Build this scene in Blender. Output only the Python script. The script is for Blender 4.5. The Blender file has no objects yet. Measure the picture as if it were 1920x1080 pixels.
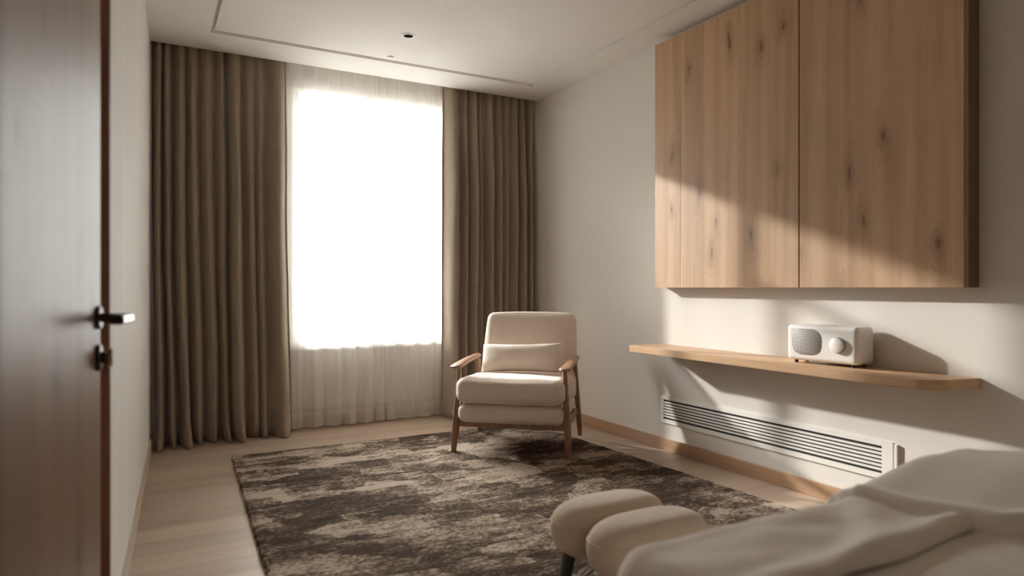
import bpy, bmesh, math, random
from mathutils import Vector, Matrix, noise
C = bpy.context.scene.collection
PI = math.pi
random.seed(7)

# ------------------------------------------------------------------ materials
def new_mat(name):
    m = bpy.data.materials.new(name); m.use_nodes = True
    nt = m.node_tree; b = nt.nodes['Principled BSDF']
    return m, nt, b
def N(nt, t, **kw):
    n = nt.nodes.new(t)
    for k, v in kw.items(): setattr(n, k, v)
    return n
def setin(n, **kw):
    for k, v in kw.items(): n.inputs[k.replace('_', ' ')].default_value = v
def coords(nt, scale=(1,1,1), rot=(0,0,0), src='Object'):
    tc = N(nt, 'ShaderNodeTexCoord'); mp = N(nt, 'ShaderNodeMapping')
    mp.inputs['Scale'].default_value = scale; mp.inputs['Rotation'].default_value = rot
    nt.links.new(tc.outputs[src], mp.inputs['Vector']); return mp.outputs['Vector']
def ramp(nt, fac, stops):
    r = N(nt, 'ShaderNodeValToRGB')
    while len(r.color_ramp.elements) < len(stops): r.color_ramp.elements.new(0.5)
    for e, (p, c) in zip(r.color_ramp.elements, stops):
        e.position = p; e.color = (*c, 1) if len(c) == 3 else c
    nt.links.new(fac, r.inputs['Fac']); return r.outputs['Color']
def noise_tex(nt, vec, scale, detail=4, rough=.55, dist=0):
    n = N(nt, 'ShaderNodeTexNoise'); setin(n, Scale=scale, Detail=detail, Roughness=rough, Distortion=dist)
    nt.links.new(vec, n.inputs['Vector']); return n.outputs['Fac']
def math_n(nt, op, a, b=None, c=None):
    n = N(nt, 'ShaderNodeMath', operation=op)
    for i, v in enumerate((a, b, c)):
        if v is None: continue
        if isinstance(v, (int, float)): n.inputs[i].default_value = v
        else: nt.links.new(v, n.inputs[i])
    return n.outputs[0]
def mixc(nt, fac, a, b, mode='MIX'):
    n = N(nt, 'ShaderNodeMix', data_type='RGBA', blend_type=mode)
    for i, v in ((0, fac), (6, a), (7, b)):
        if isinstance(v, (int, float)): n.inputs[i].default_value = v
        elif isinstance(v, tuple): n.inputs[i].default_value = (*v, 1)
        else: nt.links.new(v, n.inputs[i])
    return n.outputs[2]
def bump(nt, b, h, strength=.3, dist=.002):
    n = N(nt, 'ShaderNodeBump'); setin(n, Strength=strength, Distance=dist)
    nt.links.new(h, n.inputs['Height']); nt.links.new(n.outputs['Normal'], b.inputs['Normal'])

def paint(name, col, rough=.8, var=.04):
    m, nt, b = new_mat(name)
    v = coords(nt)
    f = noise_tex(nt, v, 2.0, 3)
    c = mixc(nt, f, tuple(x*(1-var) for x in col), tuple(min(1, x*(1+var)) for x in col))
    nt.links.new(c, b.inputs['Base Color']); b.inputs['Roughness'].default_value = rough
    bump(nt, b, noise_tex(nt, v, 180, 3), .12, .001)
    return m

def wood(name, dark, mid, light, axis='Z', rough=.45, knots=0.0, gscale=1.0, spec=.4, planks=0, coat=0):
    """grain runs along axis"""
    m, nt, b = new_mat(name)
    along = .35*gscale; across = 6.0*gscale
    sc = {'Z': (across, across, along), 'X': (along, across, across), 'Y': (across, along, across)}[axis]
    v = coords(nt, sc)
    big = noise_tex(nt, v, .62, 5, .62, 1.2)
    sc2 = tuple(s*(7 if s > 1 else 5) for s in sc)
    v2 = coords(nt, sc2); fine = noise_tex(nt, v2, 1.6, 6, .65)
    wv = N(nt, 'ShaderNodeTexWave', wave_type='RINGS', rings_direction={'Z': 'Z', 'X': 'X', 'Y': 'Y'}[axis])
    setin(wv, Scale=.5, Distortion=9, Detail=3.0, Detail_Scale=1.2)
    nt.links.new(v, wv.inputs['Vector'])
    f = math_n(nt, 'ADD', math_n(nt, 'MULTIPLY', big, .62), math_n(nt, 'MULTIPLY', fine, .30))
    f = math_n(nt, 'ADD', f, math_n(nt, 'MULTIPLY', wv.outputs['Fac'], .10))
    col = ramp(nt, f, [(.30, dark), (.50, mid), (.72, light)])
    if planks:
        w = coords(nt, (1,1,1))
        sx = N(nt, 'ShaderNodeSeparateXYZ'); nt.links.new(w, sx.inputs[0])
        src = sx.outputs['Y']
        fl = math_n(nt, 'FLOOR', math_n(nt, 'MULTIPLY', src, 1/planks))
        wn = N(nt, 'ShaderNodeTexWhiteNoise', noise_dimensions='1D'); nt.links.new(fl, wn.inputs['W'])
        col = mixc(nt, math_n(nt, 'MULTIPLY', wn.outputs['Value'], .35), col, mid if True else dark, 'MIX')
        col = mixc(nt, .5, col, ramp(nt, wn.outputs['Value'], [(0, (.62,.62,.62)), (1, (1,1,1))]), 'MULTIPLY')
    if axis == 'Z' and knots:
        w = coords(nt, (1,1,1)); sx = N(nt, 'ShaderNodeSeparateXYZ'); nt.links.new(w, sx.inputs[0])
        fl = math_n(nt, 'FLOOR', math_n(nt, 'MULTIPLY', sx.outputs['Y'], 1/.125))
        wn = N(nt, 'ShaderNodeTexWhiteNoise', noise_dimensions='1D'); nt.links.new(fl, wn.inputs['W'])
        col = mixc(nt, .6, col, ramp(nt, wn.outputs['Value'], [(0, (.80,.79,.78)), (1, (1.06,1.06,1.06))]), 'MULTIPLY')
    if knots:
        kv = coords(nt, {'Z': (3.6, 3.6, 1.35), 'X': (1.35, 3.6, 3.6), 'Y': (3.6, 1.35, 3.6)}[axis])
        kd = N(nt, 'ShaderNodeTexNoise'); setin(kd, Scale=2.5, Detail=2.0); nt.links.new(kv, kd.inputs['Vector'])
        va = N(nt, 'ShaderNodeVectorMath', operation='MULTIPLY_ADD'); nt.links.new(kd.outputs['Color'], va.inputs[0])
        va.inputs[1].default_value = (.28, .28, .28); nt.links.new(kv, va.inputs[2])
        s3 = N(nt, 'ShaderNodeSeparateXYZ'); nt.links.new(va.outputs[0], s3.inputs[0]); c3 = N(nt, 'ShaderNodeCombineXYZ')
        nt.links.new(s3.outputs['Y' if axis == 'Z' else 'X'], c3.inputs[0]); nt.links.new(s3.outputs['Z' if axis == 'Z' else 'Y'], c3.inputs[1])
        vo = N(nt, 'ShaderNodeTexVoronoi', voronoi_dimensions='2D'); setin(vo, Scale=1.25); nt.links.new(c3.outputs[0], vo.inputs['Vector'])
        k = ramp(nt, vo.outputs['Distance'], [(.02, (1,1,1)), (.06, (.42,.42,.42)), (.15, (.12,.12,.12)), (.26, (0,0,0))])
        gate = ramp(nt, noise_tex(nt, coords(nt, (1.3,1.3,1.3)), 2.2, 1), [(.40, (0,0,0)), (.52, (1,1,1))])
        halo = ramp(nt, vo.outputs['Distance'], [(.05, (1,1,1)), (.50, (0,0,0))])
        rg = math_n(nt, 'POWER', math_n(nt, 'MULTIPLY_ADD', math_n(nt, 'SINE', math_n(nt, 'MULTIPLY', vo.outputs['Distance'], 75.0)), .5, .5), 2.0)
        rg = math_n(nt, 'MULTIPLY', math_n(nt, 'MULTIPLY', rg, halo), math_n(nt, 'MULTIPLY', gate, .24))
        col = mixc(nt, rg, col, tuple(x*.62 for x in dark))
        kk = math_n(nt, 'MULTIPLY', math_n(nt, 'MULTIPLY', k, gate), knots)
        col = mixc(nt, kk, col, (dark[0]*.42, dark[1]*.34, dark[2]*.26))
    nt.links.new(col, b.inputs['Base Color'])
    b.inputs['Roughness'].default_value = rough
    b.inputs['Specular IOR Level'].default_value = spec
    if coat:
        b.inputs['Coat Weight'].default_value = coat; b.inputs['Coat Roughness'].default_value = .32
    bump(nt, b, fine, .10, .0008)
    return m

def fabric(name, col, rough=.95, weave=700, var=.08, sheen=.25, bstr=.25):
    m, nt, b = new_mat(name)
    v = coords(nt)
    a = N(nt, 'ShaderNodeTexWave', bands_direction='X'); setin(a, Scale=weave/6.28, Distortion=.6); nt.links.new(v, a.inputs['Vector'])
    z = N(nt, 'ShaderNodeTexWave', bands_direction='Z'); setin(z, Scale=weave/6.28, Distortion=.6); nt.links.new(v, z.inputs['Vector'])
    h = math_n(nt, 'ADD', a.outputs['Fac'], z.outputs['Fac'])
    f = noise_tex(nt, coords(nt, (1,1,.5)), 14, 5, .7)
    c = mixc(nt, f, tuple(x*(1-var) for x in col), tuple(min(1, x*(1+var)) for x in col))
    nt.links.new(c, b.inputs['Base Color']); b.inputs['Roughness'].default_value = rough
    b.inputs['Sheen Weight'].default_value = sheen; b.inputs['Specular IOR Level'].default_value = .15
    bump(nt, b, math_n(nt, 'ADD', math_n(nt, 'MULTIPLY', h, .3), noise_tex(nt, v, 220, 3)), bstr, .0012)
    return m
def plain(name, col, rough=.5, metal=0, spec=.5):
    m, nt, b = new_mat(name)
    v = coords(nt); f = noise_tex(nt, v, 30, 2)
    nt.links.new(mixc(nt, f, tuple(x*.97 for x in col), tuple(min(1, x*1.03) for x in col)), b.inputs['Base Color'])
    b.inputs['Roughness'].default_value = rough; b.inputs['Metallic'].default_value = metal
    b.inputs['Specular IOR Level'].default_value = spec
    return m

WALLC = (.70, .655, .60)
M = {}
M['wall'] = paint('wall_paint', WALLC)
M['wall_left'] = wood('pale_limed_panel', (.69,.655,.61), (.74,.71,.665), (.77,.745,.705), 'Z', .6, 0, .5, .3)
M['ceiling'] = paint('ceiling_paint', (.80, .765, .715), .85)
M['groove'] = paint('groove_paint', (.60, .55, .47), .85)
M['floor'] = wood('oak_floor', (.43,.31,.22), (.51,.385,.285), (.58,.46,.355), 'X', .42, .3, .6, .35, planks=.165)
M['oak'] = wood('oak_veneer', (.39,.23,.125), (.51,.32,.185), (.60,.41,.26), 'Z', .48, .85, 1.0, .35)
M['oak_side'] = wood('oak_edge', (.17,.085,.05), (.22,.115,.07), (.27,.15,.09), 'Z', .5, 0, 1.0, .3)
M['oak_shelf'] = wood('oak_shelf_wood', (.42,.25,.14), (.54,.34,.20), (.62,.42,.26), 'Y', .42, 0, 1.0, .4)
M['skirting'] = wood('skirting_wood', (.36,.215,.125), (.47,.295,.18), (.54,.36,.23), 'Y', .45, 0, 1.0, .4)
M['skirting_pale'] = wood('pale_skirting_wood', (.42,.335,.26), (.50,.41,.33), (.56,.47,.39), 'Y', .5, 0, 1.0, .3)
M['door'] = wood('door_veneer', (.17,.088,.045), (.245,.135,.07), (.31,.18,.10), 'Z', .42, .9, .8, .62, coat=0)
M['jamb'] = wood('jamb_wood', (.10,.045,.025), (.13,.06,.035), (.17,.08,.05), 'Z', .5, 0, 1.0, .3)
M['walnut'] = wood('chair_wood', (.17,.085,.045), (.26,.14,.078), (.33,.19,.11), 'Z', .38, 0, 1.4, .45)
M['walnut_arm'] = wood('chair_arm_wood', (.20,.105,.055), (.31,.17,.095), (.38,.22,.13), 'Y', .35, 0, 1.4, .5)
M['cream'] = fabric('cream_bouclette', (.72, .61, .525))
M['cream2'] = fabric('cream_linen_pillow', (.74, .64, .56))
M['stool'] = fabric('beige_wool', (.64, .52, .41), sheen=.3)
M['curtain'] = fabric('taupe_linen', (.33, .262, .20), var=.12, weave=500)
M['sheet'] = fabric('greige_cotton', (.86, .80, .72), sheen=.2, weave=900, bstr=.15)
M['throw'] = fabric('stone_throw', (.86, .79, .705), sheen=.3, weave=600)
M['throw_edge'] = fabric('stone_throw_edge', (.48, .42, .33), sheen=.3, weave=600)
M['duvet'] = fabric('pale_cotton', (.88, .83, .77), sheen=.2, weave=900, bstr=.15)
M['black'] = plain('black_metal', (.014, .012, .011), .4)
M['chrome'] = plain('brushed_nickel', (.50, .46, .42), .28, 1)
M['dark_metal'] = plain('dark_bronze', (.055, .042, .032), .38, .8)
M['white'] = plain('white_lacquer', (.80, .77, .73), .38)
M['white_edge'] = plain('knob_rim', (.32, .29, .26), .5)
M['grille'] = plain('vent_white', (.78, .75, .70), .55)
M['dark'] = plain('duct_dark', (.03, .026, .022), .9)
M['frame'] = plain('window_frame_white', (.78, .76, .73), .5)
M['lamp_trim'] = plain('downlight_trim', (.72, .68, .62), .5)
M['lamp_in'] = plain('downlight_reflector', (.03, .025, .02), .95, 0, 0)

# speaker cloth: dark holes in pale perforated plate
def speaker_mat():
    m, nt, b = new_mat('perforated_plate')
    v = coords(nt)
    sx = N(nt, 'ShaderNodeSeparateXYZ'); nt.links.new(v, sx.inputs[0])
    k = PI/.0084
    a = math_n(nt, 'SINE', math_n(nt, 'MULTIPLY', sx.outputs['X'], k))
    c = math_n(nt, 'SINE', math_n(nt, 'MULTIPLY', sx.outputs['Z'], k))
    f = math_n(nt, 'MULTIPLY', a, c)
    f = math_n(nt, 'ABSOLUTE', f)
    col = ramp(nt, f, [(.22, (.60,.56,.52)), (.42, (.10,.08,.07))])
    nt.links.new(col, b.inputs['Base Color']); b.inputs['Roughness'].default_value = .6
    return m
M['perf'] = speaker_mat()

def sheer_mat(name, transp, col):
    m, nt, b = new_mat(name)
    nt.nodes.remove(b)
    out = nt.nodes['Material Output']
    tr = N(nt, 'ShaderNodeBsdfTransparent'); tl = N(nt, 'ShaderNodeBsdfTranslucent'); df = N(nt, 'ShaderNodeBsdfDiffuse')
    tl.inputs['Color'].default_value = (*col, 1); df.inputs['Color'].default_value = (*col, 1)
    m1 = N(nt, 'ShaderNodeMixShader'); m1.inputs[0].default_value = .74
    nt.links.new(tl.outputs[0], m1.inputs[1]); nt.links.new(df.outputs[0], m1.inputs[2])
    m2 = N(nt, 'ShaderNodeMixShader')
    v = coords(nt, (1,1,.03)); f = noise_tex(nt, v, 40, 3, .6)
    lw = N(nt, 'ShaderNodeLayerWeight'); lw.inputs['Blend'].default_value = .35   # thicker looking cloth where the fold turns away
    fc = math_n(nt, 'MULTIPLY_ADD', f, .12, 1-transp-.06)
    fc = math_n(nt, 'ADD', fc, math_n(nt, 'MULTIPLY', lw.outputs['Facing'], .22))
    n = N(nt, 'ShaderNodeClamp'); nt.links.new(fc, n.inputs[0])
    nt.links.new(n.outputs[0], m2.inputs[0]); nt.links.new(tr.outputs[0], m2.inputs[1]); nt.links.new(m1.outputs[0], m2.inputs[2])
    nt.links.new(m2.outputs[0], out.inputs['Surface'])
    return m
M['sheer'] = sheer_mat('white_voile', .50, (.95,.94,.92))
M['hem'] = sheer_mat('white_voile_hem', .15, (.72,.68,.63))

def glass_mat():
    m, nt, b = new_mat('window_glass'); nt.nodes.remove(b); out = nt.nodes['Material Output']
    tr = N(nt, 'ShaderNodeBsdfTransparent'); tr.inputs[0].default_value = (.95,.97,.97,1)
    gl = N(nt, 'ShaderNodeBsdfGlossy'); gl.inputs['Roughness'].default_value = .02
    fr = N(nt, 'ShaderNodeFresnel'); fr.inputs[0].default_value = 1.45
    mx = N(nt, 'ShaderNodeMixShader'); nt.links.new(fr.outputs[0], mx.inputs[0])
    nt.links.new(tr.outputs[0], mx.inputs[1]); nt.links.new(gl.outputs[0], mx.inputs[2]); nt.links.new(mx.outputs[0], out.inputs['Surface'])
    return m
M['glass'] = glass_mat()

def rug_mat():
    m, nt, b = new_mat('distressed_rug_pile')
    tc = coords(nt)
    # blocky layer: voronoi cells stretched along X
    wob = N(nt, 'ShaderNodeTexNoise'); setin(wob, Scale=6.0, Detail=4.0, Roughness=.65); nt.links.new(tc, wob.inputs['Vector'])
    va = N(nt, 'ShaderNodeVectorMath', operation='MULTIPLY_ADD'); nt.links.new(wob.outputs['Color'], va.inputs[0])
    va.inputs[1].default_value = (.16, .07, 0); nt.links.new(tc, va.inputs[2])
    mp = N(nt, 'ShaderNodeMapping'); mp.inputs['Scale'].default_value = (4.2, 6.6, 1); nt.links.new(va.outputs[0], mp.inputs['Vector'])
    vo = N(nt, 'ShaderNodeTexVoronoi', distance='CHEBYCHEV', feature='F1'); setin(vo, Scale=1.0, Randomness=.9); nt.links.new(mp.outputs[0], vo.inputs['Vector'])
    cell = N(nt, 'ShaderNodeSeparateXYZ'); nt.links.new(vo.outputs['Color'], cell.inputs[0])
    big = noise_tex(nt, coords(nt, (1.2, 2.2, 1)), 1.5, 5, .6, .3)
    stripe = noise_tex(nt, coords(nt, (3.2, 20, 1)), 1.0, 5, .75)
    fine = noise_tex(nt, coords(nt, (14, 60, 1)), 1.0, 4, .75)
    v2m = N(nt, 'ShaderNodeMapping'); v2m.inputs['Scale'].default_value = (2.0, 3.8, 1); v2m.inputs['Location'].default_value = (3.1, 1.7, 0)
    nt.links.new(va.outputs[0], v2m.inputs['Vector'])
    vo2 = N(nt, 'ShaderNodeTexVoronoi', distance='CHEBYCHEV', feature='F1'); setin(vo2, Scale=1.0, Randomness=1.0); nt.links.new(v2m.outputs[0], vo2.inputs['Vector'])
    c2 = N(nt, 'ShaderNodeSeparateXYZ'); nt.links.new(vo2.outputs['Color'], c2.inputs[0])
    spk = noise_tex(nt, coords(nt, (1,1.5,1)), 42, 4, .75)
    mid_ = noise_tex(nt, coords(nt, (5, 9, 1)), 1.6, 4, .6)
    f = math_n(nt, 'MULTIPLY', cell.outputs[0], .26)
    for src, wt in ((c2.outputs[1], .18), (big, .55), (stripe, .45), (spk, .85), (fine, .25), (mid_, .5)):
        f = math_n(nt, 'ADD', f, math_n(nt, 'MULTIPLY', src, wt))
    f = math_n(nt, 'MULTIPLY_ADD', f, .70, -.362)
    # centre about .98
    col = ramp(nt, f, [(.59, (.076,.052,.038)), (.67, (.155,.112,.083)), (.735, (.29,.22,.165)), (.81, (.52,.425,.34))])
    # woven speckle
    sp = noise_tex(nt, coords(nt, (1,1,1)), 260, 2, .8)
    col = mixc(nt, .55, col, ramp(nt, sp, [(.30, (.45,.45,.45)), (.62, (1.25,1.2,1.15))]), 'MULTIPLY')
    nt.links.new(col, b.inputs['Base Color']); b.inputs['Roughness'].default_value = 1
    b.inputs['Specular IOR Level'].default_value = .05; b.inputs['Sheen Weight'].default_value = .0
    bump(nt, b, math_n(nt, 'ADD', noise_tex(nt, tc, 320, 3, .8), noise_tex(nt, coords(nt, (18,70,1)), 1, 3)), .9, .006)
    return m
M['rug'] = rug_mat()

# ------------------------------------------------------------------ geometry helpers
def tag(o, label, cat, group=None):
    o['label'] = label; o['category'] = cat
    if group: o['group'] = group
    return o
ORI = {}
def empty(name, loc, rotz, label, cat, group=None):
    o = bpy.data.objects.new(name, None); C.objects.link(o); o.empty_display_size = .1
    o.location = loc; o.rotation_euler = (0, 0, rotz); ORI[o.name] = Vector(loc)
    return tag(o, label, cat, group)
def obj(name, bm, mat, parent=None, world=False, smooth=None):
    """link bm as one mesh object; world=True: bm is in world coordinates, unrotated parents"""
    me = bpy.data.meshes.new(name)
    off = ORI.get(parent.name, Vector()) if parent else Vector()
    if world and parent: bmesh.ops.translate(bm, verts=bm.verts, vec=-off)
    bmesh.ops.recalc_face_normals(bm, faces=bm.faces)
    bm.to_mesh(me); bm.free()
    o = bpy.data.objects.new(name, me); C.objects.link(o)
    if parent: o.parent = parent; ORI[o.name] = off
    if mat: me.materials.append(mat)
    if smooth is not None:
        for p in me.polygons: p.use_smooth = True
        if smooth > 0:
            m = o.modifiers.new('bev', 'WEIGHTED_NORMAL') if False else None
    return o
def struct(name, bm, mat, parent=None):
    o = obj(name, bm, mat, parent)
    if not parent: o['kind'] = 'structure'
    return o
def box(bm, x0, x1, y0, y1, z0, z1, bev=0, seg=2):
    r = bmesh.ops.create_cube(bm, size=1)
    vs = r['verts']
    for v in vs:
        v.co = Vector(((x0+x1)/2 + v.co.x*(x1-x0), (y0+y1)/2 + v.co.y*(y1-y0), (z0+z1)/2 + v.co.z*(z1-z0)))
    if bev:
        es = {e for v in vs for e in v.link_edges}
        bmesh.ops.bevel(bm, geom=list(es), offset=bev, segments=seg, affect='EDGES', profile=.5)
    return bm
def B(*a, **k): return box(bmesh.new(), *a, **k)
def prism(pts, z0, z1, bm=None):
    """polygon in xy extruded in z"""
    bm = bm or bmesh.new()
    lo = [bm.verts.new((x, y, z0)) for x, y in pts]; hi = [bm.verts.new((x, y, z1)) for x, y in pts]
    n = len(pts)
    bm.faces.new(lo); bm.faces.new(hi)
    for i in range(n): bm.faces.new((lo[i], lo[(i+1) % n], hi[(i+1) % n], hi[i]))
    return bm
def loft(rings, closed=True, cap=True, bm=None):
    bm = bm or bmesh.new()
    R = [[bm.verts.new(p) for p in r] for r in rings]
    n = len(R[0])
    for a, b in zip(R, R[1:]):
        for i in range(n if closed else n-1):
            j = (i+1) % n
            bm.faces.new((a[i], a[j], b[j], b[i]))
    if cap and closed:
        bm.faces.new(R[0]); bm.faces.new(R[-1])
    return bm
def tube(pts, rad, seg=16, bm=None, flat=1.0):
    """round bar through pts; rad number or list; flat scales one axis"""
    pts = [Vector(p) for p in pts]
    if isinstance(rad, (int, float)): rad = [rad]*len(pts)
    rings = []
    up = Vector((0,0,1))
    for i, p in enumerate(pts):
        d = (pts[min(i+1, len(pts)-1)] - pts[max(i-1, 0)]).normalized()
        a = d.cross(up)
        if a.length < .05: a = d.cross(Vector((0,1,0)))
        a.normalize(); b = d.cross(a).normalized()
        rings.append([p + (a*math.cos(2*PI*k/seg) + b*math.sin(2*PI*k/seg)*flat)*rad[i] for k in range(seg)])
    return loft(rings, bm=bm)
def grid(nu, nv, f, bm=None):
    bm = bm or bmesh.new()
    V = [[bm.verts.new(f(i/(nu), j/(nv))) for j in range(nv+1)] for i in range(nu+1)]
    for i in range(nu):
        for j in range(nv):
            bm.faces.new((V[i][j], V[i+1][j], V[i+1][j+1], V[i][j+1]))
    return bm
def subsurf(o, n=2):
    m = o.modifiers.new('sub', 'SUBSURF'); m.levels = n; m.render_levels = n
    for p in o.data.polygons: p.use_smooth = True
    return o
def smooth(o, ang=None):
    for p in o.data.polygons: p.use_smooth = True
    if ang is not None: o.data.set_sharp_from_angle(angle=math.radians(ang))
    return o
def solid(o, t, off=0):
    m = o.modifiers.new('sol', 'SOLIDIFY'); m.thickness = t; m.offset = off
    return o
def cushion(sx, sy, sz, r=.03, bulge=.012, n=26, e=5.0):
    """soft box centred at the origin with crowned faces"""
    bm = bmesh.new()
    def pt(face, u, v):
        p = {0: (1,u,v), 1: (-1,u,v), 2: (u,1,v), 3: (u,-1,v), 4: (u,v,1), 5: (u,v,-1)}[face]
        return Vector(p)
    for f in range(6):
        def g(a, b, f=f):
            p = pt(f, a*2-1, b*2-1)
            # spread towards edges
            half = Vector((sx/2, sy/2, sz/2))
            q = Vector((p.x*half.x, p.y*half.y, p.z*half.z))
            inner = Vector((max(0, half.x-r), max(0, half.y-r), max(0, half.z-r)))
            c = Vector((max(-inner.x, min(inner.x, q.x)), max(-inner.y, min(inner.y, q.y)), max(-inner.z, min(inner.z, q.z))))
            d = q-c
            if d.length > 1e-9: d = d.normalized()*r
            q = c+d
            bx = (1-abs(p.x)**2.5); by = (1-abs(p.y)**2.5); bz = (1-abs(p.z)**2.5)
            if abs(p.z) == 1 or True:
                q.z += math.copysign(bulge*bx*by, p.z)*(abs(p.z)**3)
                q.x += math.copysign(bulge*.7*by*bz, p.x)*(abs(p.x)**3)
                q.y += math.copysign(bulge*.7*bx*bz, p.y)*(abs(p.y)**3)
            return q
        grid(n, n, g, bm)
    bmesh.ops.remove_doubles(bm, verts=bm.verts, dist=.0006)
    return bm

# ------------------------------------------------------------------ room shell
H = 2.66; RX = 2.955; BY = 5.16; PY = 4.945; Y0 = -1.4
def lx(y): return .022 - .0415*(4.98-y)          # face of the left wall
def wedge_line(y): return lx(y)
floor_bm = B(-1.3, RX+.12, Y0-.1, BY+.12, -.06, 0)
struct('floor', floor_bm, M['floor'])

# ceiling with a shallow groove round a central field
gx0, gx1, gy1, gy0, gw = .353, 2.705, 4.60, -.9, .045
bm = bmesh.new()
box(bm, -1.3, gx0, Y0-.1, PY, H, H+.12); box(bm, gx1, RX+.12, Y0-.1, PY, H, H+.12)
box(bm, gx0, gx1, gy1, PY, H, H+.12); box(bm, gx0, gx1, Y0-.1, gy0, H, H+.12)
box(bm, gx0, gx1, gy0, gy1, H+.035, H+.12)
t_ = .03
box(bm, gx0+gw*.45, gx1-gw*.45, gy0+gw, gy1-gw, H+.003, H+.05)
# curtain pocket
box(bm, -1.3, RX+.12, PY, BY+.12, H+.17, H+.25); box(bm, -1.3, RX+.12, PY-.04, PY, H+.12, H+.25)
struct('ceiling', bm, M['ceiling'])

struct('wall_right', B(RX, RX+.12, Y0-.1, BY+.12, 0, H+.2), M['wall'])
struct('wall_rear', B(-1.3, RX+.12, Y0-.1, Y0, 0, H+.1), M['wall'])
# window wall with its opening
WX0, WX1, WZ0, WZ1 = .955, 2.27, .615, 2.55
bm = bmesh.new()
box(bm, -.3, WX0, BY, BY+.10, 0, H+.2); box(bm, WX1, RX+.12, BY, BY+.10, 0, H+.2)
box(bm, WX0, WX1, BY, BY+.10, 0, WZ0); box(bm, WX0, WX1, BY, BY+.10, WZ1, H+.2)
struct('wall_window', bm, M['wall'])
# left wall: far stretch and near stretch either side of the doorway
JY = 1.86
bm = prism([(lx(PY), PY), (lx(BY+.1), BY+.1), (lx(BY+.1)-.12, BY+.1), (lx(PY)-.12, PY)], H, H+.17)
struct('wall_left', prism([(lx(JY+.02), JY+.02), (lx(BY+.1), BY+.1), (lx(BY+.1)-.12, BY+.1), (lx(JY+.02)-.12, JY+.02)], 0, H, bm), M['wall_left'])
struct('wall_entry', prism([(lx(Y0), Y0), (lx(.84), .84), (lx(.84)-.12, .84), (lx(Y0)-.12, Y0)], 0, H), M['wall'])
struct('wall_lintel', prism([(lx(.84), .84), (lx(JY+.02), JY+.02), (lx(JY+.02)-.12, JY+.02), (lx(.84)-.12, .84)], 2.52, H), M['wall'])
struct('wall_corridor', B(-1.3, -1.2, Y0, BY, 0, H), M['wall'])
# baseboards
struct('baseboard_right', B(RX-.014, RX, Y0, BY, 0, .078, bev=.002), M['skirting'])
bm = prism([(lx(JY+.02), JY+.02), (lx(BY), BY), (lx(BY)+.010, BY), (lx(JY+.02)+.010, JY+.02)], 0, .075)
struct('baseboard_left', bm, M['skirting_pale'])
struct('baseboard_window', B(.06, RX-.014, BY-.014, BY, 0, .075), M['skirting'])

# window
wf = struct('window_1', B(WX0, WX1, BY+.03, BY+.075, WZ0, WZ0+.055), M['frame'])
def wpart(n, *a):
    return obj(n, B(*a), M['frame'], wf)
f = .05
wpart('frame_rail', WX0, WX1, BY+.03, BY+.075, WZ1-.02, WZ1)
wpart('frame_stile', WX0, WX0+f, BY+.03, BY+.075, WZ0+.055, WZ1-.02)
wpart('frame_stile', WX1-f, WX1, BY+.03, BY+.075, WZ0+.055, WZ1-.02)
wpart('mullion', 1.525, 1.585, BY+.025, BY+.08, WZ0+.055, WZ1-.02)
wpart('transom', WX0+f, 1.525, BY+.03, BY+.075, 2.125, 2.165)
wpart('window_sill', WX0-.03, WX1+.03, BY-.04, BY+.10, WZ0-.025, WZ0)
obj('pane', B(WX0+f, 1.525, BY+.05, BY+.056, 2.165, WZ1-.02), M['glass'], wf)
obj('pane', B(WX0+f, 1.525, BY+.05, BY+.056, WZ0+.055, 2.125), M['glass'], wf)
obj('pane', B(1.585, WX1-f, BY+.05, BY+.056, WZ0+.055, WZ1-.02), M['glass'], wf)

# ------------------------------------------------------------------ door with handle and lock (slightly ajar)
ex, ey = -.0905, 1.752
al = math.radians(8.0)
dv = Vector((math.sin(al), math.cos(al), 0)); nv = Vector((math.cos(al), -math.sin(al), 0))
E0 = Vector((ex, ey, 0))
def dpt(a, d, z):
    """a: distance back from the leading edge, d: off the face, z height"""
    return E0 - dv*a + nv*d + Vector((0, 0, z))
def dbox(bm, a0, a1, d0, d1, z0, z1, bev=0):
    s = len(bm.verts)
    nb = B(a0, a1, d0, d1, z0, z1, bev=bev)
    for v in nb.verts: v.co = dpt(v.co.x, v.co.y, v.co.z)
    me = bpy.data.meshes.new('t'); nb.to_mesh(me); nb.free(); bm.from_mesh(me); bpy.data.meshes.remove(me)
    return bm
door = struct('door_1', dbox(bmesh.new(), 0, .86, -.042, 0, .006, 2.49, bev=.002), M['door'])
def ring_disc(a, z, r, d0, d1, seg=40, sz=1.0, power=2.0):
    rings = []
    for d, rr in ((d0, r), (d1-.002, r), (d1, r-.002)):
        rings.append([])
        for k in range(seg):
            c, s = math.cos(2*PI*k/seg), math.sin(2*PI*k/seg)
            rings[-1].append(dpt(a + rr*math.copysign(abs(c)**(2/power), c), d, z + rr*sz*math.copysign(abs(s)**(2/power), s)))
    return loft(rings)
ha, hz = .032, .985
hd = obj('handle_rose', ring_disc(ha, hz, .0255, 0, .008), M['dark_metal'], door); smooth(hd, 40)
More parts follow.
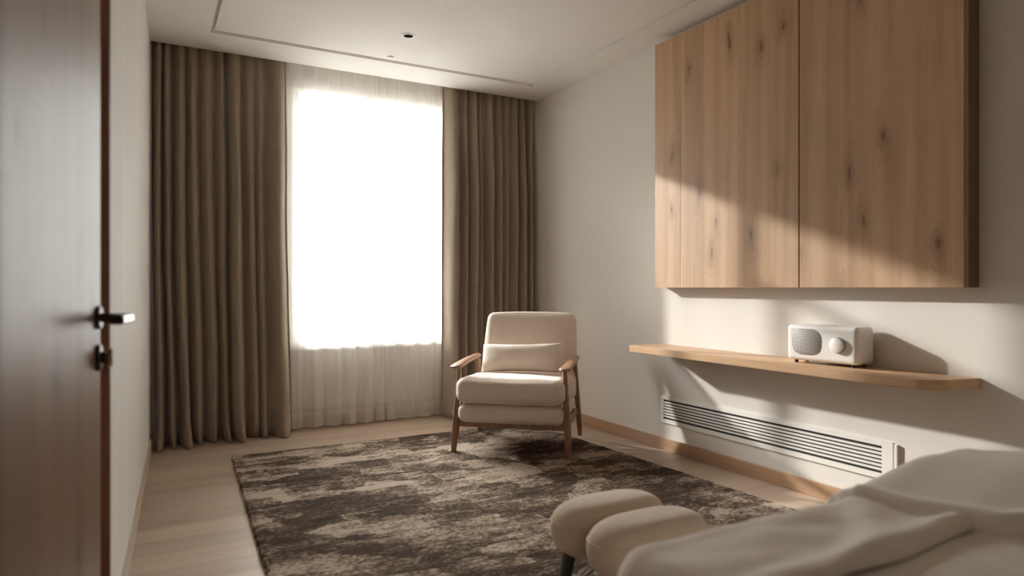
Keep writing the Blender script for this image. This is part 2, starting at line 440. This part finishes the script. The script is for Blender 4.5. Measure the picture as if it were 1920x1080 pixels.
# lever: neck out from the face, then the arm back along the door
pts = [dpt(ha, .004, hz), dpt(ha, .025, hz), dpt(ha, .048, hz)]
lv = obj('lever', tube(pts, [.0105, .0095, .0095], 20), M['dark_metal'], door); smooth(lv, 50)
bm = bmesh.new()
dbox(bm, ha-.014, ha+.105, .042, .066, hz-.0115, hz+.0095, bev=.003)
la = obj('lever_grip', bm, M['dark_metal'], door); la['label'] = 'dark lever arm'
bm = bmesh.new(); dbox(bm, ha-.012, ha+.102, .066, .069, hz-.008, hz+.006, bev=.001)
obj('lever_face', bm, M['chrome'], door)
rz = hz-.088
esc = obj('lock_escutcheon', ring_disc(ha, rz, .020, 0, .008, sz=1.45, power=3), M['dark_metal'], door); smooth(esc, 40)
tk = obj('thumb_turn', ring_disc(ha, rz, .010, .008, .018, sz=1.3), M['dark_metal'], door); smooth(tk, 40)
bm = bmesh.new(); dbox(bm, ha-.004, ha+.004, .018, .030, rz-.020, rz+.020, bev=.003)
obj('thumb_turn_wing', bm, M['chrome'], door)
# casing beside the door
bm = prism([(-.16, JY-.005), (-.0775, JY-.005), (-.0765, JY+.03), (-.16, JY+.03)], 0, 2.60)
struct('trim_1', bm, M['jamb'])
bm = prism([(lx(.84)-.06, .81), (lx(.84)+.02, .81), (lx(.84)+.02, .845), (lx(.84)-.06, .845)], 0, 2.60)
struct('trim_2', bm, M['jamb'])

# ------------------------------------------------------------------ curtains
def curtain(valleys, x0, x1, yc, amp, ztop, seed, bot_flare=.02, wide_last=True, nper=14, nv=60, lean=None, free=None):
    vs = sorted([x0]+valleys+[x1])
    prof = []     # (u position, depth 0..1, fold index)
    for i, (a, b) in enumerate(zip(vs, vs[1:])):
        n = max(6, int(nper*(b-a)/.08))
        w = min(1, (b-a)/.075)
        for k in range(n + (1 if i == len(vs)-2 else 0)):
            s = k/n
            prof.append((a+(b-a)*s, (math.sin(PI*min(1, max(0, (s-.10)/.80)))**.8) * (.55+.45*w), i, s))
    rnd = random.Random(seed)
    ph = [rnd.uniform(0, 6.28) for _ in vs]; am = [rnd.choice([.45, .8, 1.0, 1.25]) for _ in vs]; sl = [rnd.uniform(-.012, .012) for _ in vs]
    L = len(prof)-1
    def f(u, v):
        x, d, i, s = prof[round(u*L)]
        z = .008 + (ztop-.008)*(1-v)                 # v=0 top
        lowf = v**1.5
        a = amp*am[i]*(.55 + .45*min(1, v*3) + .25*lowf)
        dx = sl[i]*lowf*1.5*math.sin(PI*s) + .006*math.sin(v*5+ph[i])*math.sin(PI*s)
        dx += .010*noise.noise(Vector((x*9, v*3, seed)))
        y = yc - a*d + .006*noise.noise(Vector((x*14, v*6, seed+3)))
        # soft break at the hem
        if z < .22:
            q = 1-z/.22
            y -= q*q*bot_flare*(.4+d)*(.6+.6*math.sin(ph[i]))
            dx += q*q*.014*math.sin(ph[i]*2+s*3)
        if free:
            x += free*(v**2)
            if free > 0: dx += .012*v*(x-x0)/(x1-x0)
        return Vector((min(x+dx, RX-.012), y, z))
    return grid(L, nv, f)
ZT = H+.10
bm = curtain([.095, .155, .233, .318, .413, .480, .580, .672, .735], .026, .885, 5.032, .105, ZT, 3, free=.028, bot_flare=.055)
o = obj('curtain', bm, M['curtain']); smooth(o); solid(o, .004)
tag(o, 'heavy taupe floor-length curtain left of the window, beside the pale side wall', 'curtain')
bm = curtain([2.255, 2.330, 2.415, 2.475, 2.56, 2.655, 2.725, 2.80, 2.87], 2.105, 2.935, 5.028, .090, ZT, 8, free=-.012, bot_flare=.03)
o = obj('curtain', bm, M['curtain']); smooth(o); solid(o, .004)
tag(o, 'heavy taupe floor-length curtain right of the window, behind the cream armchair', 'curtain')

def sheer(x0, x1, yc, seed, z0, z1):
    n = int((x1-x0)/.0045)
    def f(u, v):
        x = x0 + (x1-x0)*u; z = z0+(z1-z0)*v
        hh = z/ZT
        ph = x*2*PI/.125 + 2.2*noise.noise(Vector((x*4.0, seed, 0)))*2 + .8*noise.noise(Vector((x*6, hh*1.2, seed)))
        w = .5+.5*noise.noise(Vector((x*3.1+7, hh*.8, seed)))*1.6
        y = yc + (.016*math.sin(ph)*(.5+w) + .003*math.sin(ph*2.7+1))*(1.35-.75*hh)
        return Vector((x + .010*math.cos(ph)*(1-hh), y, z))
    return grid(n, 46, f)
bm = sheer(.80, 1.575, 5.088, 1.3, .012, ZT)
o = obj('sheer_curtain', bm, M['sheer']); smooth(o)
tag(o, 'left panel of white sheer voile, hanging beside the left taupe curtain', 'curtain')
h_ = obj('hem', sheer(.80, 1.575, 5.0865, 1.3, .012, .125), M['hem'], o); smooth(h_)
bm = sheer(1.580, 2.35, 5.098, 5.7, .012, ZT)
o = obj('sheer_curtain', bm, M['sheer']); smooth(o)
tag(o, 'right panel of white sheer voile, hanging beside the right taupe curtain', 'curtain')
h_ = obj('hem', sheer(1.580, 2.35, 5.0965, 5.7, .012, .125), M['hem'], o); smooth(h_)

# ------------------------------------------------------------------ rug
def rug():
    def f(u, v):
        y = 1.15 + (4.425-1.15)*v
        xl = .467 - (4.425-y)*.0415; xr = 2.585 + (4.425-y)*.033
        x = xl + (xr-xl)*u
        e = min((x-xl), (xr-x), (4.425-y), (y-1.15))
        z = .020 + .0035*noise.noise(Vector((x*5, y*26, 0))) + .002*noise.noise(Vector((x*60, y*60, 2))) + .0012*noise.noise(Vector((x*150, y*150, 5)))
        if e < .012:
            z = .006 + (z-.006)*max(0, e/.012)**.5
            jag = .006*noise.noise(Vector((x*40, y*40, 9)))
            if u == 0: x += jag
            if u == 1: x -= jag
            if v == 1: y += jag
            if e <= 0: z = .001
        return Vector((x, y, z))
    return f
# uneven grid so that the rim is fine
def ugrid(us, vs, f):
    bm = bmesh.new()
    V = [[bm.verts.new(f(u, v)) for v in vs] for u in us]
    for i in range(len(us)-1):
        for j in range(len(vs)-1): bm.faces.new((V[i][j], V[i+1][j], V[i+1][j+1], V[i][j+1]))
    return bm
rim = [0, .0006, .0018, .0036, .006]
us = rim + [.006+(.988)*i/230 for i in range(1, 230)] + [1-r for r in reversed(rim)]
vs_ = rim + [.006+(.988)*i/330 for i in range(1, 330)] + [1-r for r in reversed(rim)]
o = obj('rug', ugrid(us, vs_, rug()), M['rug']); smooth(o)
tag(o, 'large brown and cream distressed-pattern rug under the armchair', 'rug')
# bound, lumpy edge of the pile along the left side
bm = bmesh.new()
rr = random.Random(4)
pts = []
k = 0
y = 1.16
while y < 4.42:
    xl = .467 - (4.425-y)*.0415
    pts.append((xl+rr.uniform(-.003, .004), y, .011)); y += .009
def lump(u, v):
    i = min(int(u*(len(pts)-1)), len(pts)-1); p = pts[i]
    r = .0105*(.8+.35*math.sin(i*1.9)+.15*math.sin(i*.7))
    a = v*2*PI
    return Vector((p[0]+r*math.cos(a), p[1], max(.0008, .0115+r*math.sin(a))))
e_ = obj('rug_edging', grid(len(pts)-1, 10, lump, bm), M['rug'], o); smooth(e_)

# ------------------------------------------------------------------ armchair
u_ = Vector((.789, -.614)); 
chair = empty('armchair', (0,0,.0), 0, 'cream upholstered armchair with dark wooden arms on the rug, in front of the right curtain', 'armchair')
FL = Vector((1.690, 3.850)); FR = Vector((2.256, 3.410))
mid = (FL+FR)/2
rot = math.atan2((FR-FL).y, (FR-FL).x) - math.radians(3.2)
W2 = (FR-FL).length/2     # .358
chair.location = (mid.x, mid.y, .0225); chair.rotation_euler = (0, 0, rot)
# local: x to the viewer's right, y to the back, z up (0 = rug top)
def leg(foot, knee, top, rf, rk, rt, fl=1.0):
    pts, rad = [], []
    f_, k_, t__ = Vector(foot), Vector(knee), Vector(top)
    for i in range(7): s = i/6; pts.append(f_.lerp(k_, s)); rad.append(rf+(rk-rf)*math.sin(s*PI/2))
    for i in range(1, 9): s = i/8; pts.append(k_.lerp(t__, s)); rad.append(rk+(rt-rk)*s**.8)
    seg = 20; rings = []
    for p, r in zip(pts, rad):
        rings.append([p+Vector((r*math.copysign(abs(math.cos(a))**.75, math.cos(a)), r*fl*math.copysign(abs(math.sin(a))**.75, math.sin(a)), 0)) for a in [2*PI*k/seg for k in range(seg)]])
    return loft(rings)
D = .60
for sx in (-1, 1):
    o = obj('leg', leg((sx*(W2+.006), .0, 0), (sx*(W2-.006), .018, .19), (sx*(W2-.022), .03, .525), .0155, .0225, .0135, 1.15), M['walnut'], chair); smooth(o, 50)
    o = obj('leg', leg((sx*(W2+.004), D+.02, 0), (sx*(W2-.008), D-.02, .19), (sx*(W2-.018), D-.095, .535), .0145, .021, .013, 1.3), M['walnut'], chair); smooth(o, 50)
    # armrest: flat paddle, level, wider and rounded at the front
    rings = []
    for i in range(25):
        s = i/24
        y = -.055 + s*(D-.02)
        w = .036*(1-.28*s); w *= min(1, math.sqrt(max(0, 1-(1-min(1, s/.07))**2))+.12) * min(1, math.sqrt(max(0, 1-(1-min(1, (1-s)/.06))**2))+.15)
        th = .0125*(1+.15*math.sin(PI*s)) * (min(1, .55+s*6))
        z = .533 + .024*s**1.3 + .004*math.sin(PI*s)
        xc = sx*(W2-.016) + sx*.008*math.sin(PI*s*.9)
        rings.append([Vector((xc+w*math.copysign(abs(math.cos(a))**.7, math.cos(a)), y, z+th*math.copysign(abs(math.sin(a))**.8, math.sin(a)))) for a in [2*PI*k/24 for k in range(24)]])
    o = obj('armrest', loft(rings), M['walnut_arm'], chair); smooth(o, 60)
    o = obj('side_rail', B(sx*(W2-.020)-.012, sx*(W2-.020)+.012, .015, D-.015, .158, .205, bev=.004), M['walnut'], chair)
o = obj('front_rail', B(-W2+.01, W2-.01, .004, .030, .155, .192, bev=.005), M['walnut'], chair)
o = obj('rear_rail', B(-W2+.01, W2-.01, D-.035, D-.012, .158, .205, bev=.004), M['walnut'], chair)
# cushions
bm = cushion(2*W2-.046, .60, .118, r=.046, bulge=.006, n=28)
bmesh.ops.translate(bm, verts=bm.verts, vec=(0, .262, .245))
o = obj('seat_base', bm, M['cream'], chair); smooth(o)
bm = cushion(2*W2-.040, .64, .158, r=.052, bulge=.014, n=30)
for v in bm.verts:
    v.co.z += .003*noise.noise(v.co*7)
bmesh.ops.rotate(bm, verts=bm.verts, cent=(0,0,0), matrix=Matrix.Rotation(math.radians(-3), 3, 'X'))
bmesh.ops.translate(bm, verts=bm.verts, vec=(0, .258, .376))
o = obj('seat_cushion', bm, M['cream'], chair); smooth(o)
# piping seams on the seat cushion are subtle: skip, keep to the back
bm = cushion(.665, .125, .59, r=.042, bulge=.012, n=30)
for v in bm.verts:
    s = (v.co.z+.30)/.60
    v.co.x *= 1 - .06*s                     # a little narrower at the top
    v.co.y += .0
bmesh.ops.rotate(bm, verts=bm.verts, cent=(0,0,-.30), matrix=Matrix.Rotation(math.radians(-16), 3, 'X'))
bmesh.ops.translate(bm, verts=bm.verts, vec=(.012, .50, .57))
o = obj('backrest', bm, M['cream'], chair); smooth(o)
# lumbar pillow: rests on the seat
pil = empty('lumbar_pillow', (0,0,0), 0, 'oblong cream lumbar pillow leaning on the armchair backrest', 'pillow')
pil.location = chair.location; pil.rotation_euler = chair.rotation_euler
def pillow_bm(sx, sz, th, n=36):
    bm = bmesh.new()
    for side in (1, -1):
        def g(a, b, side=side):
            p, q = a*2-1, b*2-1
            ex = sx/2*(1 - .05*(1-abs(p)**2)*0 ); 
            x = p*sx/2*(1-.03*(1-q*q)*(-1) - .03)
            z = q*sz/2*(1-.10*(1-p*p)*(.0) - .0) * (1-.08*math.cos(p*PI/2)*0) 
            z *= (.90+.10*abs(p)**2)
            x *= (.965+.035*abs(q)**2)
            t = (max(0, 1-abs(p)**3.2)*max(0, 1-abs(q)**2.6))**.55
            y = -side*th/2*t
            y += .004*noise.noise(Vector((x*14, z*16, side)))*t
            return Vector((x, y, z))
        grid(n, n, g, bm)
    bmesh.ops.remove_doubles(bm, verts=bm.verts, dist=.0005)
    return bm
bm = pillow_bm(.545, .205, .125)
bmesh.ops.rotate(bm, verts=bm.verts, cent=(0,0,0), matrix=Matrix.Rotation(math.radians(-24), 3, 'X'))
bmesh.ops.rotate(bm, verts=bm.verts, cent=(0,0,0), matrix=Matrix.Rotation(math.radians(-1.5), 3, 'Y'))
bmesh.ops.translate(bm, verts=bm.verts, vec=(-.004, .345, .560))
o = obj('pillow_cover', bm, M['cream2'], pil); smooth(o)

# ------------------------------------------------------------------ wall cabinet
CX = 2.874; CZ0, CZ1 = 1.052, 2.612
cab = empty('wall_cabinet', (CX, 2.4, CZ0), 0, 'large knotty oak wall cabinet mounted above the floating shelf', 'cabinet')
obj('carcass', B(CX+.020, RX-.001, 1.478, 3.328, CZ0+.004, CZ1), M['oak'], cab, world=True)
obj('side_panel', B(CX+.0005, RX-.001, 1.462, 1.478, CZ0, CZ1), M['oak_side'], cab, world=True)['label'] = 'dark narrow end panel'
obj('filler_panel', B(CX, CX+.019, 3.1015, 3.332, CZ0, CZ1, bev=.0008), M['oak'], cab, world=True)
obj('door', B(CX, CX+.019, 2.2535, 3.1000, CZ0, CZ1, bev=.0012), M['oak'], cab, world=True)
obj('door', B(CX, CX+.019, 1.479, 2.2465, CZ0, CZ1, bev=.0012), M['oak'], cab, world=True)

# ------------------------------------------------------------------ floating shelf
SZ = .686; SXF = 2.695
pts = [(RX-.001, 3.37), (SXF, 3.37)]
yr = 1.485; r = .10
pts.append((SXF, yr+r))
for k in range(1, 13):
    a = PI + k/12*PI/2*1.0
    pts.append((SXF+r + r*math.cos(a), yr+r + r*math.sin(a)))
pts.append((RX-.001, yr-.03))
bm = prism(pts, SZ-.042, SZ)
bmesh.ops.bevel(bm, geom=[e for e in bm.edges if abs(e.verts[0].co.z-e.verts[1].co.z) < 1e-5], offset=.0025, segments=2, affect='EDGES')
o = obj('floating_shelf', bm, M['oak_shelf']); smooth(o, 35)
tag(o, 'long oak floating shelf with a rounded corner, carrying the white radio', 'shelf')

# ------------------------------------------------------------------ radio
rad = empty('radio', (2.856, 2.068, SZ), math.radians(90+180+3.5), 'white tabletop radio speaker with oval grille and round dial on the oak shelf', 'radio')
RL, RD, RH = .360, .140, .172
# local: x to the viewer's right along the wall, y to the wall (back), z up
bm = cushion(RL, RD, RH, r=.020, bulge=0, n=40); bmesh.ops.translate(bm, verts=bm.verts, vec=(0, 0, .014+RH/2))
o = obj('body', bm, M['white'], rad); smooth(o)
def sdisc(cx, cz, rx, rz, y0, y1, power=2, seg=56, rin=.002):
    rings = []
    for y, q in ((y0, 0), (y1+.0015, 0), (y1, rin)):
        rings.append([Vector((cx+(rx-q)*math.copysign(abs(math.cos(a))**(2/power), math.cos(a)), y, cz+(rz-q)*math.copysign(abs(math.sin(a))**(2/power), math.sin(a)))) for a in [2*PI*k/seg for k in range(seg)]])
    return loft(rings)
o = obj('speaker_grille', sdisc(-.072, .014+RH*.53, .078, .064, -RD/2+.002, -RD/2-.0015, power=3), M['perf'], rad); smooth(o, 40)
o = obj('dial_rim', sdisc(.088, .014+RH*.50, .0365, .0365, -RD/2+.002, -RD/2-.010), M['white_edge'], rad); smooth(o, 40)
o = obj('dial', sdisc(.088, .014+RH*.50, .0345, .0345, -RD/2-.008, -RD/2-.016), M['white'], rad); smooth(o, 40)
o = obj('top_panel', sdisc(.0, 0, .060, .022, .0, .0012), M['white'], rad)
for v in o.data.vertices: v.co = Vector((v.co.x-.02, v.co.z, .014+RH+v.co.y-.0002))
for sx in (-1, 1):
    for sy in (-1, 1):
        o = obj('foot', tube([(sx*(RL/2-.035), sy*(RD/2-.028), 0), (sx*(RL/2-.035), sy*(RD/2-.028), .0155)], .009, 18), M['dark_metal'], rad); smooth(o, 50)

# ------------------------------------------------------------------ vent grille low on the right wall
VY0, VY1 = 1.865, 3.335
vent = empty('vent_grille', (RX, 2.6, .17), 0, 'long white slotted air vent grille low on the right wall', 'vent')
zt, zb = .352, .176
obj('backing', B(RX-.0035, RX-.0005, VY0, VY1, .200, .330), M['dark'], vent, world=True)
bm = bmesh.new()
x0, x1 = RX-.010, RX-.0005
box(bm, x0, x1, VY0-.05, VY0, zb, zt); box(bm, x0, x1, VY1, VY1+.028, zb, zt)
box(bm, x0, x1, VY0, VY1, .328, zt); box(bm, x0, x1, VY0, VY1, zb, .202)
obj('frame', bm, M['grille'], vent, world=True)
n = 7; p = (.328-.202)/n
for k in range(n-1):
    zc = .202 + (k+1)*p
    b_ = B(x0+.001, x1-.003, VY0, VY1, zc-.0052, zc+.0052)
    obj('slat', b_, M['grille'], vent, world=True)
obj('end_stop', B(RX-.014, RX-.0005, VY0-.074, VY0-.060, .205, .348, bev=.002), M['oak_side'] if False else M['grille'], vent, world=True)

# ------------------------------------------------------------------ ceiling fittings
dl = empty('downlight', (1.467, 4.06, H+.003), 0, 'small recessed ceiling downlight with a dark reflector, above the window side', 'ceiling light')
def ringz(cx, cy, prof, seg=36):
    return loft([[Vector((cx+r*math.cos(a), cy+r*math.sin(a), z)) for a in [2*PI*k/seg for k in range(seg)]] for r, z in prof], cap=False)
zc = H+.003
bm = ringz(1.467, 4.06, [(.030, zc-.0005), (.031, zc-.004), (.044, zc-.003), (.045, zc-.0002), (.030, zc-.0002)])
o = obj('trim_ring', bm, M['lamp_trim'], dl, world=True); smooth(o, 50)
bm = ringz(1.467, 4.06, [(.031, zc-.003), (.027, zc-.0005), (.002, zc-.0004), (.0002, zc-.0004)])
o = obj('reflector', bm, M['lamp_in'], dl, world=True); smooth(o, 50)
bm = ringz(1.495, 4.50, [(.024, H+.0025), (.024, H-.002), (.018, H-.005), (.0002, H-.005)])
o = obj('ceiling_sensor', bm, M['lamp_trim']); smooth(o, 40)
tag(o, 'tiny pale round cap on the ceiling between the downlight and the window', 'sensor')

# ------------------------------------------------------------------ bed
bx0, by0, by1, bz = .725, .10, .955, .583
bed = empty('treatment_bed', (1.8, .5, 0), 0, 'padded bed in the foreground under draped beige covers', 'bed')
bm = B(bx0+.01, 2.90, by0+.01, by1-.01, .40, bz-.012); bmesh.ops.bevel(bm, geom=list(bm.edges), offset=.05, segments=5, affect='EDGES')
o = obj('mattress', bm, M['duvet'], bed, world=True); smooth(o, 60)
obj('bed_frame', B(bx0+.06, 2.86, by0+.06, by1-.06, .33, .40, bev=.01), M['walnut'], bed, world=True)
for lx_ in (bx0+.12, 2.78):
    for ly_ in (by0+.11, by1-.11):
        obj('leg', B(lx_-.03, lx_+.03, ly_-.03, ly_+.03, 0, .33, bev=.006), M['walnut'], bed, world=True)

def drape(X, Y, zt, r=.055, off=0, flare=.12, minz=.03, ripple=.02, seed=0, rect=None):
    """cloth point laid over the bed: X, Y are cloth coordinates"""
    x0, x1, y0, y1 = rect or (bx0, 2.9, by0, by1)
    ex_ = (x0+r) - X if X < x0+r else 0
    ey_ = Y - (y1-r) if Y > y1-r else ((y0+r)-Y if Y < y0+r else 0)
    sy = 1 if Y > (y0+y1)/2 else -1
    e = math.hypot(ex_, ey_)
    cx = max(X, x0+r); cy = min(max(Y, y0+r), y1-r)
    if e < 1e-6: return Vector((X, Y, zt+off))
    nx, ny = -ex_/e, sy*ey_/e
    R = r+off
    arc = R*PI/2
    if e < arc:
        h = R*math.sin(e/R); d = R*(1-math.cos(e/R))
    else:
        q = e-arc
        per = math.atan2(ey_, ex_)*.35 + X*1.0 + Y*1.0
        k = min(1, q/.22)
        h = R + flare*q + ripple*k*math.sin(per*34+seed) + ripple*.5*k*math.sin(per*71+seed*2)
        d = R + q*.985
    z = zt+off-d
    if z < minz: z = minz
    return Vector((cx+nx*h, cy+ny*h, z))
def hump(x, y):
    """pillow under the cover at the head end"""
    sm = lambda a, b: (lambda t: t*t*(3-2*t))(max(0, min(1, (x-a)/(b-a))))
    hx = sm(1.36, 1.60)*(1-sm(1.68, 2.15))
    hy = max(0, 1-abs((y-.55)/.52)**4)
    return .060*hx*hy
def wr(x, y, s=0, a=.004):
    v = noise.noise(Vector((x*3.2+s, y*9, s)))*a
    v += noise.noise(Vector((x*9+s, y*16, s+4)))*a*.6
    v += a*.8*max(0, math.sin((x*5-y*14)+3*noise.noise(Vector((x*2, y*3, s)))))**4
    return v
# under sheet
def sheet_f(u, v):
    X = .36 + (2.92-.36)*u; Y = -.33 + (1.30+.33)*v
    p = drape(X, Y, bz, off=.0, seed=1, ripple=.012)
    if X > bx0 and by0 < Y < by1: p.z += max(-.001, wr(X, Y, 2, .003)) + hump(X, Y)
    return p
o = obj('bed_sheet', grid(150, 120, sheet_f), M['sheet']); smooth(o)
tag(o, 'greige cotton sheet spread over the near half of the bed', 'sheet')
# throw over the far half, its rolled near edge along the middle of the bed
TY = .690
def throw_f(u, v):
    X = .33 + (1.82-.33)*u
    yedge = TY + .012*math.sin(X*5) + .02*noise.noise(Vector((X*3, 0, 7)))
    Yb = 1.34
    s = v
    Y = yedge + (Yb-yedge)*s
    p = drape(X, Y, bz, off=.014, seed=4, ripple=.020, flare=.18)
    q = (Y-yedge)
    if X > bx0+.02:
        k = min(1, (X-bx0-.02)/.15)
        p.z += .010*math.exp(-((q-.035)/.026)**2)*k
        if Y < by1: p.z += wr(X, Y, 9, .009)*min(1, (by1-Y)/.05 + .25) + hump(X, Y)*.3
    if q < .022: 
        t = q/.022
        p.z -= (.0135)*(1-math.sqrt(max(0, 1-(1-t)**2)))
    return p
o = obj('throw_blanket', grid(170, 150, throw_f), M['throw']); smooth(o)
tag(o, 'beige throw blanket draped over the far side and foot of the bed', 'blanket')
# folded-back cover over the pillow
def cover_f(u, v):
    X0 = 1.325 + 0
    Y = .12 + (1.36-.12)*v
    fold = 1.322 + .22*max(0, (.94-Y)) + .75*max(0, (.66-Y)) + .012*noise.noise(Vector((Y*5, 1, 1)))
    X = fold + (2.30-fold)*u
    p = drape(X, Y, bz, off=.027, seed=6, ripple=.010, flare=.10, rect=(bx0, 2.9, by0, by1+.006))
    q = X-fold
    hx = min(1, q/.03)
    k = 1.0
    hp = hump(X, min(Y, by1))
    if Y > by1-.055: hp = hump(X, .90)*(1) * max(0, 1-(Y-(by1-.055))/.12)
    p.z += max(hp, 0)
    p.z += .010*math.exp(-((q-.025)/.025)**2)*(1 if Y < by1-.04 else .2)
    if Y < by1: p.z += wr(X, Y, 14, .004)
    if q < .026:
        t = q/.026
        p.z -= (.034 if Y < by1 else .016)*(1-math.sqrt(max(0, 1-(1-t)**2)))
    return p
o = obj('bed_cover', grid(110, 150, cover_f), M['duvet']); smooth(o)
tag(o, 'pale bed cover turned back over the raised head end of the bed', 'bed cover')

# ------------------------------------------------------------------ two footstools beside the bed
def stool(yc, label):
    root = empty('footstool', (1.232, yc, 0), 0, label, 'footstool', 'pair of beige footstools')
    L, Wd = .40, .176
    zt, zb = .418, .248
    # superellipse plan, domed top, tucked bottom
    rings = []
    prof = []
    n = 26
    for i in range(n+1):
        a = -PI/2 + PI*i/n
        rr = max(0.001, math.cos(a))**(.42 if a > 0 else .55); zz = math.sin(a)
        z = zb + (zt-zb)*(.5+.5*math.copysign(abs(zz)**.9, zz)) if True else 0
        taper = 1-.10*(1-(z-zb)/(zt-zb))**1.5
        prof.append((rr*taper, z))
    for rr, z in prof:
        ring = []
        for k in range(64):
            a = 2*PI*k/64; c, s = math.cos(a), math.sin(a)
            x = L/2*rr*math.copysign(abs(c)**(2/2.7), c); y = Wd/2*rr*math.copysign(abs(s)**(2/2.7), s)
            ring.append(Vector((x, y, z)))
        rings.append(ring)
    o = obj('cushion', loft(rings), M['stool'], root); smooth(o)
    # seam piping round the shoulder
    pts = []
    rs = min(prof, key=lambda q: abs(q[1]-.362)); 
    for k in range(65):
        a = 2*PI*k/64; c, s = math.cos(a), math.sin(a)
        pts.append(Vector(((L/2*rs[0]+.0005)*math.copysign(abs(c)**(2/2.7), c), (Wd/2*rs[0]+.0005)*math.copysign(abs(s)**(2/2.7), s), rs[1])))
    q = obj('seam', tube(pts, .0022, 8), M['stool'], o); smooth(q)
    for sx in (-1, 1):
        pts = [(sx*.140, 0, .275), (sx*.158, 0, .20), (sx*.178, 0, .10), (sx*.188, 0, .0225)]
        q = obj('leg', tube(pts, [.024, .022, .019, .017], 16, flat=.7), M['black'], root); smooth(q, 60)
    return root
stool(1.640, 'beige footstool on dark legs, the farther from the bed of two')
st2 = stool(1.455, 'beige footstool on dark legs, the nearer to the bed of two')
bar = obj('cross_tube', tube([(-.172, .078, .022), (-.180, .078, .12), (-.182, .078, .215), (-.172, .074, .258), (-.14, .066, .278), (-.09, .05, .27), (-.03, .03, .26)], .014, 16), M['chrome'], st2); smooth(bar, 60)
bar['label'] = 'polished metal tube'

# ------------------------------------------------------------------ light
sd = bpy.data.lights.new('sun', 'SUN'); sd.energy = SUN_E if 'SUN_E' in globals() else 5.4; sd.angle = math.radians(1.6)
sd.color = (1.0, .95, .90)
so = bpy.data.objects.new('sun', sd); C.objects.link(so)
dirv = Vector((.50, -1.0, -.40)).normalized()
so.rotation_euler = dirv.to_track_quat('-Z', 'Y').to_euler(); so.location = (-1, 8, 4)
pl = bpy.data.lights.new('window_portal', 'AREA'); pl.shape = 'RECTANGLE'; pl.size = WX1-WX0; pl.size_y = WZ1-WZ0
pl.cycles.is_portal = True
po = bpy.data.objects.new('window_portal', pl); C.objects.link(po); po.location = ((WX0+WX1)/2, BY+.12, (WZ0+WZ1)/2); po.rotation_euler = (-PI/2, 0, 0)

w = bpy.data.worlds.new('world'); bpy.context.scene.world = w; w.use_nodes = True
nt = w.node_tree; bg = nt.nodes['Background']
tc = N(nt, 'ShaderNodeTexCoord'); vm = N(nt, 'ShaderNodeVectorMath', operation='DOT_PRODUCT')
vm.inputs[1].default_value = Vector((-.47, .67, .57)).normalized(); nt.links.new(tc.outputs['Generated'], vm.inputs[0])
lobe = math_n(nt, 'POWER', math_n(nt, 'MAXIMUM', vm.outputs['Value'], 0.0), 5.0)
sp = N(nt, 'ShaderNodeSeparateXYZ'); nt.links.new(tc.outputs['Generated'], sp.inputs[0])
mr = N(nt, 'ShaderNodeMapRange', interpolation_type='SMOOTHSTEP'); nt.links.new(sp.outputs['Z'], mr.inputs['Value'])
setin(mr, From_Min=.24, From_Max=.40, To_Min=0, To_Max=1)      # open sky above, hazy pale surroundings low on the horizon
sky = math_n(nt, 'MULTIPLY', math_n(nt, 'MULTIPLY_ADD', lobe, 34.0, 21.0), mr.outputs[0])
nt.links.new(math_n(nt, 'ADD', sky, 4.2), bg.inputs['Strength'])
bg.inputs['Color'].default_value = (1.0, .985, .965, 1)

# ------------------------------------------------------------------ camera
cd = bpy.data.cameras.new('camera'); cam = bpy.data.objects.new('camera', cd); C.objects.link(cam)
cd.sensor_width = 36; cd.lens = 1252/1920*36; cd.clip_start = .02
cam.location = (0, 0, 1.05); cam.rotation_euler = (PI/2, 0, -math.atan(685/1252))
cd.shift_y = 0
cd.dof.use_dof = True; cd.dof.focus_distance = 4.0; cd.dof.aperture_fstop = 1.8
S = bpy.context.scene; S.camera = cam
S.view_settings.view_transform = 'Standard'; S.view_settings.look = 'None'; S.view_settings.gamma = 1
S.view_settings.use_curve_mapping = False; S.view_settings.exposure = 1.08
S.cycles.max_bounces = 12; S.cycles.diffuse_bounces = 8; S.cycles.transparent_max_bounces = 16
